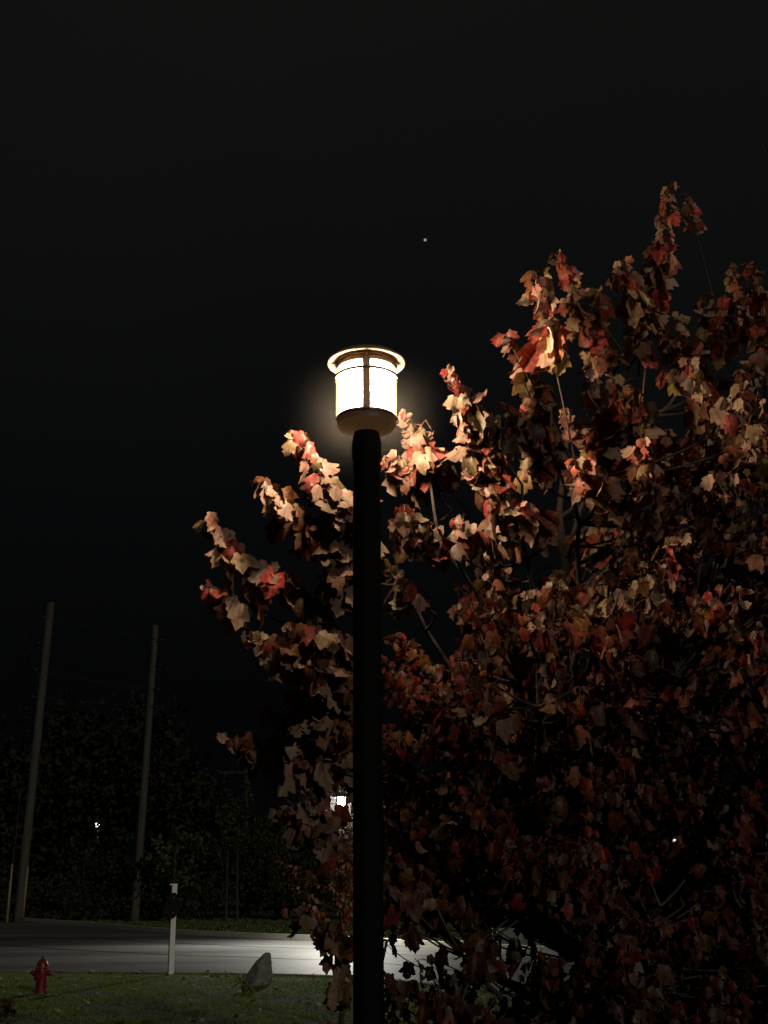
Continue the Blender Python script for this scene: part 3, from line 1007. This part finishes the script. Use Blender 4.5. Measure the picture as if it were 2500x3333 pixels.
# ------------------------------------------------------------------ white sign post
b0 = on_ground(555, 3172)
t1 = at(568, 2876, float(b0[1]))
sp_ = thing('sign_post', 'white square post carrying a dark octagonal sign seen edge-on', 'traffic sign', tuple(b0))
t1[1] = b0[1]
wd = .112
bm = bmesh.new()
rot = R(24)
def ring(c, h):
    return [bm.verts.new((c[0] + h * (math.cos(rot) * u - math.sin(rot) * v), c[1] + h * (math.sin(rot) * u + math.cos(rot) * v), c[2])) for u, v in ((-1, -1), (1, -1), (1, 1), (-1, 1))]
r0 = ring(b0 - (0, 0, .1), wd / 2); r1 = ring(t1 - (0, 0, .02), wd / 2); r2 = ring(t1, wd / 2 - .012)
for A, B in ((r0, r1), (r1, r2)):
    for k in range(4): bm.faces.new((A[k], A[(k + 1) % 4], B[(k + 1) % 4], B[k]))
bm.faces.new(r2)
bmesh.ops.bevel(bm, geom=[e for e in bm.edges if abs((e.verts[0].co - e.verts[1].co).z) > .5], offset=.008, segments=2, affect='EDGES')
me = bpy.data.meshes.new('post'); bm.to_mesh(me); bm.free()
link('post', me, M['white_paint'], sp_)
# small white bracket at the very top, pointing left
MB().box(t1 + (-.075, -.01, -.02), (.05, .05, .035), rot, .006).build('top_bracket', M['white_paint'], sp_)
sc_ = at(562, 2946, float(b0[1]) - .21)
a_s = R(66)             # the plate turned nearly edge-on
ux = np.array((math.cos(a_s), math.sin(a_s), 0)); nn = np.array((math.sin(a_s), -math.cos(a_s), 0))
Rr = .275
V = []
for s in (-.004, .004):
    for k in range(8):
        th = PI / 8 + k * PI / 4
        V.append(sc_ + nn * s + Rr * (math.cos(th) * ux + math.sin(th) * UP))
Fc = [tuple(range(8))[::-1], tuple(range(8, 16))] + [(k, (k + 1) % 8, 8 + (k + 1) % 8, 8 + k) for k in range(8)]
sgn = link('sign_plate', mesh(V, Fc), M['sign_back'], sp_)
for dz in (-.16, .16):
    MB().tube([sc_ + UP * dz + nn * .02, np.array((t1[0] * .8 + b0[0] * .2, b0[1] - .04, sc_[2] + dz))], .012, 8).build('bolt', M['steel'], sp_)

# ------------------------------------------------------------------ boulder
rb = on_ground(838, 3206)
RH = float(at(838, 3100, rb[1])[2] - rb[2])
bm = bmesh.new()
bmesh.ops.create_icosphere(bm, subdivisions=6, radius=1)
from mathutils import noise
TZ = [0, .12, .35, .62, .82, .93, 1.0]
XL = [-.52, -.50, -.38, -.17, .02, .16, .26]
XR = [.40, .44, .47, .46, .44, .43, .40]
for v in bm.verts:
    p = v.co.copy()
    t = min(1, max(0, (p.z + 1) / 2)) ** .85
    k = min(1.0, math.sqrt(max(0, 1 - abs(p.z) ** 14)))
    a = math.atan2(p.y, p.x)
    cxn = math.copysign(abs(math.cos(a)) ** .7, math.cos(a)); syn = math.copysign(abs(math.sin(a)) ** .7, math.sin(a))
    xl, xr = np.interp(t, TZ, XL), np.interp(t, TZ, XR)
    x_ = (xl + xr) / 2 + (xr - xl) / 2 * cxn * k
    y_ = .34 * (1 - .55 * t) * syn * k
    n_ = noise.noise(p * 1.4 + Vector((3, 1, 7))) * .05 + noise.noise(p * 4.5) * .015 + noise.noise(p * 12) * .006 + noise.noise(p * 30) * .003
    v.co = Vector((x_, y_, -.10 + 1.10 * t)) + p * n_
for nrm, dd in ((Vector((.6, -.75, .2)), .36), (Vector((-.55, -.75, .35)), .30), (Vector((-.82, .1, .55)), .50), (Vector((.1, -.35, .93)), .93), (Vector((-.1, -.95, .28)), .33)):
    nrm.normalize()
    for v in bm.verts:
        k = v.co.dot(nrm) - dd
        if k > 0: v.co -= nrm * k * .8
bm.transform(Matrix.Translation(Vector(rb)) @ Matrix.Scale(RH, 4))
me = bpy.data.meshes.new('boulder'); bm.to_mesh(me); bm.free()
o = link('boulder', me, M['rock']); smooth_edges(o, 35)
tag(o, 'upright grey boulder leaning right on the lawn by the road', 'boulder')

# ------------------------------------------------------------------ utility cabinet beyond the road
cb = on_ground(1668, 3092)
cb = np.array((cb[0], cb[1] + .6, GZ))
cab = thing('utility_cabinet', 'pale green utility cabinet on the verge, behind the maple leaves', 'utility cabinet', tuple(cb))
MB().box(cb + (0, 0, .03), (1.0, .9, .1), .1, .01).build('plinth', M['concrete'], cab)
MB().box(cb + (0, 0, .33), (.86, .76, .5), .1, .02).build('cabinet_body', M['box_green'], cab)
MB().box(cb + (0, 0, .6), (.9, .8, .05), .1, .015).build('lid', M['box_green'], cab)
MB().box(cb + (.12, -.395, .34), (.03, .02, .12), .1, .004).build('handle', M['steel'], cab)

# ------------------------------------------------------------------ utility poles and wires
UY = 60.0


def upole(name, label, bpx, tpx, Y, r0, r1, wood='pole_wood'):
    b0 = at(bpx[0], bpx[1], Y); b0[2] = GZ
    t0 = at(tpx[0], tpx[1], Y)
    o = thing(name, label, 'utility pole', tuple(b0))
    pts = np.array([b0 + (0, 0, -.2)] + [b0 * (1 - t) + t0 * t for t in np.linspace(.02, 1, 12)])
    p_ = MB().tube(pts, np.linspace(r0, r1, 13), 14).build('pole_shaft', M[wood], o, True)
    return o, b0, t0


p1, p1b, p1t = upole('utility_pole', 'tall grey wooden utility pole nearest the left edge', (60, 2990), (166, 1962), UY, .235, .19)
p2, p2b, p2t = upole('utility_pole', 'grey wooden utility pole standing right of the first one', (438, 2992), (507, 2035), UY, .215, .15)
p1['group'] = p2['group'] = 'wooden utility poles along the thicket'


def on_pole(b, t, py):
    # point on the pole axis seen at image height py
    lo, hi = 0.0, 1.0
    for _ in range(40):
        m_ = (lo + hi) / 2
        if proj(b * (1 - m_) + t * m_)[1] > py: lo = m_
        else: hi = m_
    return b * (1 - lo) + t * lo


# stand-off insulators on the poles
A1 = [on_pole(p1b, p1t, y) for y in (2012, 2098, 2185, 2272)]
A2 = [on_pole(p2b, p2t, y) for y in (2090, 2170, 2250, 2305)]
for A, P, sg in ((A1, p1, -1), (A2, p2, 1)):
    for a in A:
        MB().tube([a + (.1 * sg, -.1, 0), a + (.34 * sg, -.16, .06), a + (.37 * sg, -.16, .06), a + (.46 * sg, -.18, .08)], [.03, .03, .06, .04], 8).build('insulator', M['wire'], P, True)
# cable guard on pole 1, yellow
g0 = on_pole(p1b, p1t, 2988); g1 = on_pole(p1b, p1t, 2820)
MB().tube([g0 + (.24, -.12, 0), g1 + (.225, -.12, 0)], .055, 8).build('cable_guard', M['yellow'], p1, True)

# far pole with a crossarm
p3, p3b, p3t = upole('utility_pole', 'distant dark utility pole with a crossarm, beyond the thicket gap', (806, 2900), (800, 2495), 95.0, .2, .14, 'pole_dark')
c3 = on_pole(p3b, p3t, 2515)
MB().box(c3 + (-.55, -.2, 0), (2.9, .14, .16), .05, .01).build('crossarm', M['pole_dark'], p3)


def wire(name, label, a, b_, sag, r=.012):
    t = np.linspace(0, 1, 20)[:, None]
    pts = a * (1 - t) + b_ * t - np.array((0, 0, 1.0)) * (sag * 4 * t * (1 - t))
    o = MB().tube(pts, r, 5, cap=False).build(name, M['wire'])
    return tag(o, label, 'power line', 'power lines on the utility poles')


dirL = unit(np.array((-.40, 1.0, 0)))
nm = ['topmost', 'second highest', 'third highest', 'lowest']
for k in range(4):
    a = A1[k] + np.array((-.46, -.18, .08))
    wire('power_line', nm[k] + ' of the wires falling away left from the leftmost pole', a, a + dirL * 60, 1.2, .022)
for k in range(4):
    if k == 1: continue
    a = A1[k] + np.array((-.46, -.18, .08)); b_ = A2[k] + np.array((.46, -.18, .08))
    wire('power_line', nm[k] + ' of the wires strung level between the two left poles', a, b_, .1, .012)
for k in (1, 2):
    a = A2[k] + np.array((.46, -.18, .08))
    wire('power_line', ['', 'upper', 'lower'][k] + ' wire running right from the second pole to the crossarm pole', a, c3 + np.array((-1.6 + k, -.2, .1)), .6, .018)
# guy wire and its yellow guard
gy0 = on_ground(24, 2996); gy0 = np.array((gy0[0], min(gy0[1], 54), GZ)); gy0 = at(24, 2993, 59.0); gy0[2] = GZ
gyg = at(41, 2812, 59.2)
gw = thing('guy_wire', 'steel guy wire with a bright yellow plastic guard by the leftmost pole', 'guy wire', tuple(gy0))
top_g = on_pole(p1b, p1t, 2330)
MB().tube([gy0, gyg * .55 + gy0 * .45, gyg, at(70, 2560, 59.5)], [.02] * 4, 6).build('cable', M['wire'], gw, True)
MB().tube([gy0 + (0, -.04, .05), gyg + (0, -.04, 0)], [.07, .055], 8).build('guard_tube', M['yellow'], gw, True)

# ------------------------------------------------------------------ distant lamps seen through gaps
FARL = [((317, 2684), 92, .17, 'small white lamp glowing in the thicket between the utility poles'),
        ((2492, 2487), 84, .14, 'highest distant white lamp at the right edge, through the leaves'),
        ((2482, 2540), 84, .16, 'distant white lamp just under the highest one at the right edge'),
        ((2396, 2558), 88, .15, 'distant white lamp left of the right edge pair, through the leaves'),
        ((2196, 2738), 80, .12, 'lone distant yellowish lamp low among the maple leaves')]
for (pp, Y, r, lab) in FARL:
    c = at(*pp, Y)
    o = thing('distant_lamp', lab, 'street lamp', (c[0], Y + .3, GZ), 'distant lamps seen through foliage')
    MB().tube([(c[0], Y + .3, GZ), (c[0], Y + .3, c[2] + .1)], [.09, .06], 8).build('pole', M['steel'], o, True)
    MB().box((c[0], Y + .12, c[2] + r + .05), (r * 2.4, .6, .12), 0, .02).build('head', M['steel'], o)
    q = MB().lathe([(.02, -r), (r * .7, -r * .7), (r, 0), (r * .7, r * .75), (.05, r * .95)], 14, tuple(c)).build('bulb', M['far_bulb_bright' if pp[0] < 400 else 'far_bulb'], o); smooth_edges(q, 60)

# ------------------------------------------------------------------ the star
sp3 = at(1384, 781, 900)
bm = bmesh.new(); bmesh.ops.create_icosphere(bm, subdivisions=2, radius=1.25)
me = bpy.data.meshes.new('star'); bm.to_mesh(me); bm.free()
st = bpy.data.objects.new('star', me); me.materials.append(M['star']); C.objects.link(st); st.location = sp3
tag(st, 'single faint star above and right of the lantern', 'star')

# ------------------------------------------------------------------ thicket beyond the road
QUAD = np.array([(-.5, 0, 0), (0, .55, .12), (.5, 0, 0), (0, -.55, -.05)])


def bush(name, label, cat, base, w_, h, n, leaf, tint, stems=3, stem_m=None, group=None, lean=0, gapm=.0, trunk_h=.0, depth=None):
    base = np.asarray(base, float)
    o = thing(name, label, cat, tuple(base), group)
    sb = MB()
    tips = []
    for k in range(stems):
        a = random.uniform(0, 2 * PI); rr = w_ * .25 * random.random()
        e = base + np.array((math.cos(a) * rr + lean, math.sin(a) * rr, h * random.uniform(.7, .95)))
        s = base + np.array((math.cos(a) * rr * .3, math.sin(a) * rr * .3, -.1))
        pts = bez(s, (s + e) / 2 + rng.normal(0, .12 * w_ / 3, 3), e, 8)
        sb.tube(pts, np.linspace(.012 * h + .012, .012, 8), 6, cap=False)
    # clumps
    nc = max(8, int(n / 55))
    cl = []
    while len(cl) < nc:
        p = rng.uniform(-1, 1, 3)
        if (p ** 2).sum() > 1: continue
        zrel = (p[2] + 1) / 2
        wid = .5 * w_ * (.55 + .6 * math.sin(PI * min(1, zrel * .75 + .25)))
        cl.append((base + np.array((p[0] * wid + lean * zrel, p[1] * (depth or wid), h * (trunk_h + (1 - trunk_h) * (.08 + .9 * zrel)))), random.uniform(.12, .26) * min(w_, h), random.uniform(.5, 1.4)))
    ci = rng.integers(0, nc, n)
    cc = np.array([c[0] for c in cl])[ci]; cr_ = np.array([c[1] for c in cl])[ci]; ck = np.array([c[2] for c in cl])[ci]
    P = cc + rng.normal(0, 1, (n, 3)) * cr_[:, None] * .6
    P[:, 2] = np.maximum(P[:, 2], base[2] + .05)
    S_ = leaf * rng.uniform(.5, 1.4, n)
    D = rng.normal(0, 1, (n, 3)); D[:, 2] -= .5; D /= np.linalg.norm(D, axis=1)[:, None]
    Nn = rng.normal(0, 1, (n, 3)) + np.array((0, -.4, .6)); Nn -= D * (Nn * D).sum(1)[:, None]; Nn /= np.linalg.norm(Nn, axis=1)[:, None]
    X = np.cross(D, Nn)
    V = (P[:, None] + S_[:, None, None] * (QUAD[None, :, 0:1] * X[:, None] * .8 + QUAD[None, :, 1:2] * D[:, None] + QUAD[None, :, 2:3] * Nn[:, None])).reshape(-1, 3)
    me = bpy.data.meshes.new('foliage')
    me.from_pydata(V.tolist(), [], np.arange(4 * n).reshape(-1, 4).tolist())
    t = np.array(tint)[None] * (ck * rng.uniform(.6, 1.4, n))[:, None]
    color_attr(me, t, 4)
    sb.build('stems' if cat != 'tree' else 'trunk', stem_m or M['bark'], o, True)
    link('foliage' if cat != 'tree' else 'crown', me, M['thicket_leaf'], o)
    return o


def gx(px, Y):
    return np.array((float(at(px, 2900, Y)[0]), Y, GZ))


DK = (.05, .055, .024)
# tall dark trees far behind: the black mass that rises on the left
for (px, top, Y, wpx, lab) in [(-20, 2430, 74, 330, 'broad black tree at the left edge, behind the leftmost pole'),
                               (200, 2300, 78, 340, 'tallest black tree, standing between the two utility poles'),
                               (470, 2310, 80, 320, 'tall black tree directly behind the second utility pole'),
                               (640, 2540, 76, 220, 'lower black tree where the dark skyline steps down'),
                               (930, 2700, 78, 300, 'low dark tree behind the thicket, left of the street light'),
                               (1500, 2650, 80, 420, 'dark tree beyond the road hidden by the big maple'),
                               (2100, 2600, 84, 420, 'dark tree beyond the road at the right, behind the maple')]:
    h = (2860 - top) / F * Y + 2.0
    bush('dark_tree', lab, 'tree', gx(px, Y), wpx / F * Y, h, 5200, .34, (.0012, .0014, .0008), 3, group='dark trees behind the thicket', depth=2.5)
# shrubs of the thicket, each with a place of its own
SH = [(-40, 2700, 57, 260, DK, 'dark shrub at the left edge, behind the yellow guy guard'),
      (170, 2790, 56.5, 230, DK, 'low dark shrub just right of the leftmost pole'),
      (290, 2720, 58, 220, (.034, .040, .016), 'twiggy shrub under the small white distant lamp'),
      (400, 2760, 57, 200, DK, 'dark shrub just left of the second utility pole'),
      (545, 2850, 55.5, 240, DK, 'low dark shrub behind the white sign post'),
      (680, 2790, 57, 240, (.036, .044, .018), 'dim green shrub right of the white sign post'),
      (800, 2650, 58.5, 240, (.034, .044, .018), 'tall dim green shrub above the boulder'),
      (900, 2700, 56, 220, (.040, .050, .018), 'dim olive shrub right of the tall green one above the boulder'),
      (1010, 2780, 55, 220, (.045, .055, .020), 'green shrub near the slim young maple trunk'),
      (1130, 2820, 54, 200, (.050, .055, .022), 'grassy shrub just behind the lamp post'),
      (1330, 2800, 53, 240, (.045, .050, .022), 'shrub beyond the road right of the lamp post'),
      (1560, 2780, 53, 260, (.045, .050, .022), 'shrub behind the pale green utility cabinet'),
      (1850, 2760, 53, 320, DK, 'dark shrub beyond the road, right of the utility cabinet'),
      (2200, 2740, 54, 360, DK, 'dark shrub beyond the road near the right edge')]
SH = [(a, b, Y_ + 5, c, tuple(v * (.28 if a < 480 else .62) for v in d), e) for a, b, Y_, c, d, e in SH]  # night shade put into leaf colour, strongest on the left shrubs
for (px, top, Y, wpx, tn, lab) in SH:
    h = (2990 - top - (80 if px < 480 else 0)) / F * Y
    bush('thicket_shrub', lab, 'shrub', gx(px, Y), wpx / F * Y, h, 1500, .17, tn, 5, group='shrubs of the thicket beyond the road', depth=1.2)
# leafy sapling with paler leaves to the right of the second pole
bush('leafy_sapling', 'sapling with sparse pale olive leaves right of the second pole', 'sapling', gx(560, 58.5), 2.4, (2990 - 2660) / F * 58.5, 420, .22, (.085, .10, .04), 3, trunk_h=.25, depth=.8)
for px, lab in ((738, 'thin pale sapling trunk left of its twin, above the boulder'), (775, 'thin pale sapling trunk right of its twin, above the boulder')):
    bush('slim_sapling', lab, 'sapling', gx(px, 59), 1.5, (2990 - 2560) / F * 59, 260, .16, (.04, .05, .018), 1, M['pole_dark'], group='slim saplings in the thicket', trunk_h=.45, depth=.6)

# brown-leaved clump in the lower left corner
cb2 = on_ground(15, 3330)
bush('brown_shrub', 'brown leafy clump in the lower left corner of the lawn', 'shrub', cb2 + (-.1, -.3, 0), .75, .36, 420, .075, (.10, .05, .03), 4)

# bare twigs reaching in at the upper right edge
bt = at(2900, 2850, 9.5)
b0 = np.array((bt[0], 9.5, float(ground_z(0, 9.5))))
bare = thing('bare_tree', 'thin bare dark twigs reaching in at the upper right edge', 'tree', tuple(b0))
t_top = at(2680, 700, 9.5)
MB().tube(bez(b0 + (0, 0, -.1), (b0 + t_top) / 2 + (.2, 0, 0), t_top, 12), np.linspace(.07, .02, 12), 8).build('trunk', M['bark'], bare, True)
tb = MB()
for a, m_, e in (((2680, 760), (2490, 620), (2465, 385)), ((2600, 700), (2500, 560), (2478, 370)), ((2660, 900), (2560, 640), (2530, 300)), ((2700, 800), (2720, 500), (2640, 200))):
    P = bez(at(*a, 9.5), at(*m_, 9.5), at(*e, 9.5), 12)
    tb.tube(P, np.linspace(.012, .003, 12), 5, cap=False)
tb.build('twigs', M['bark'], bare, True)
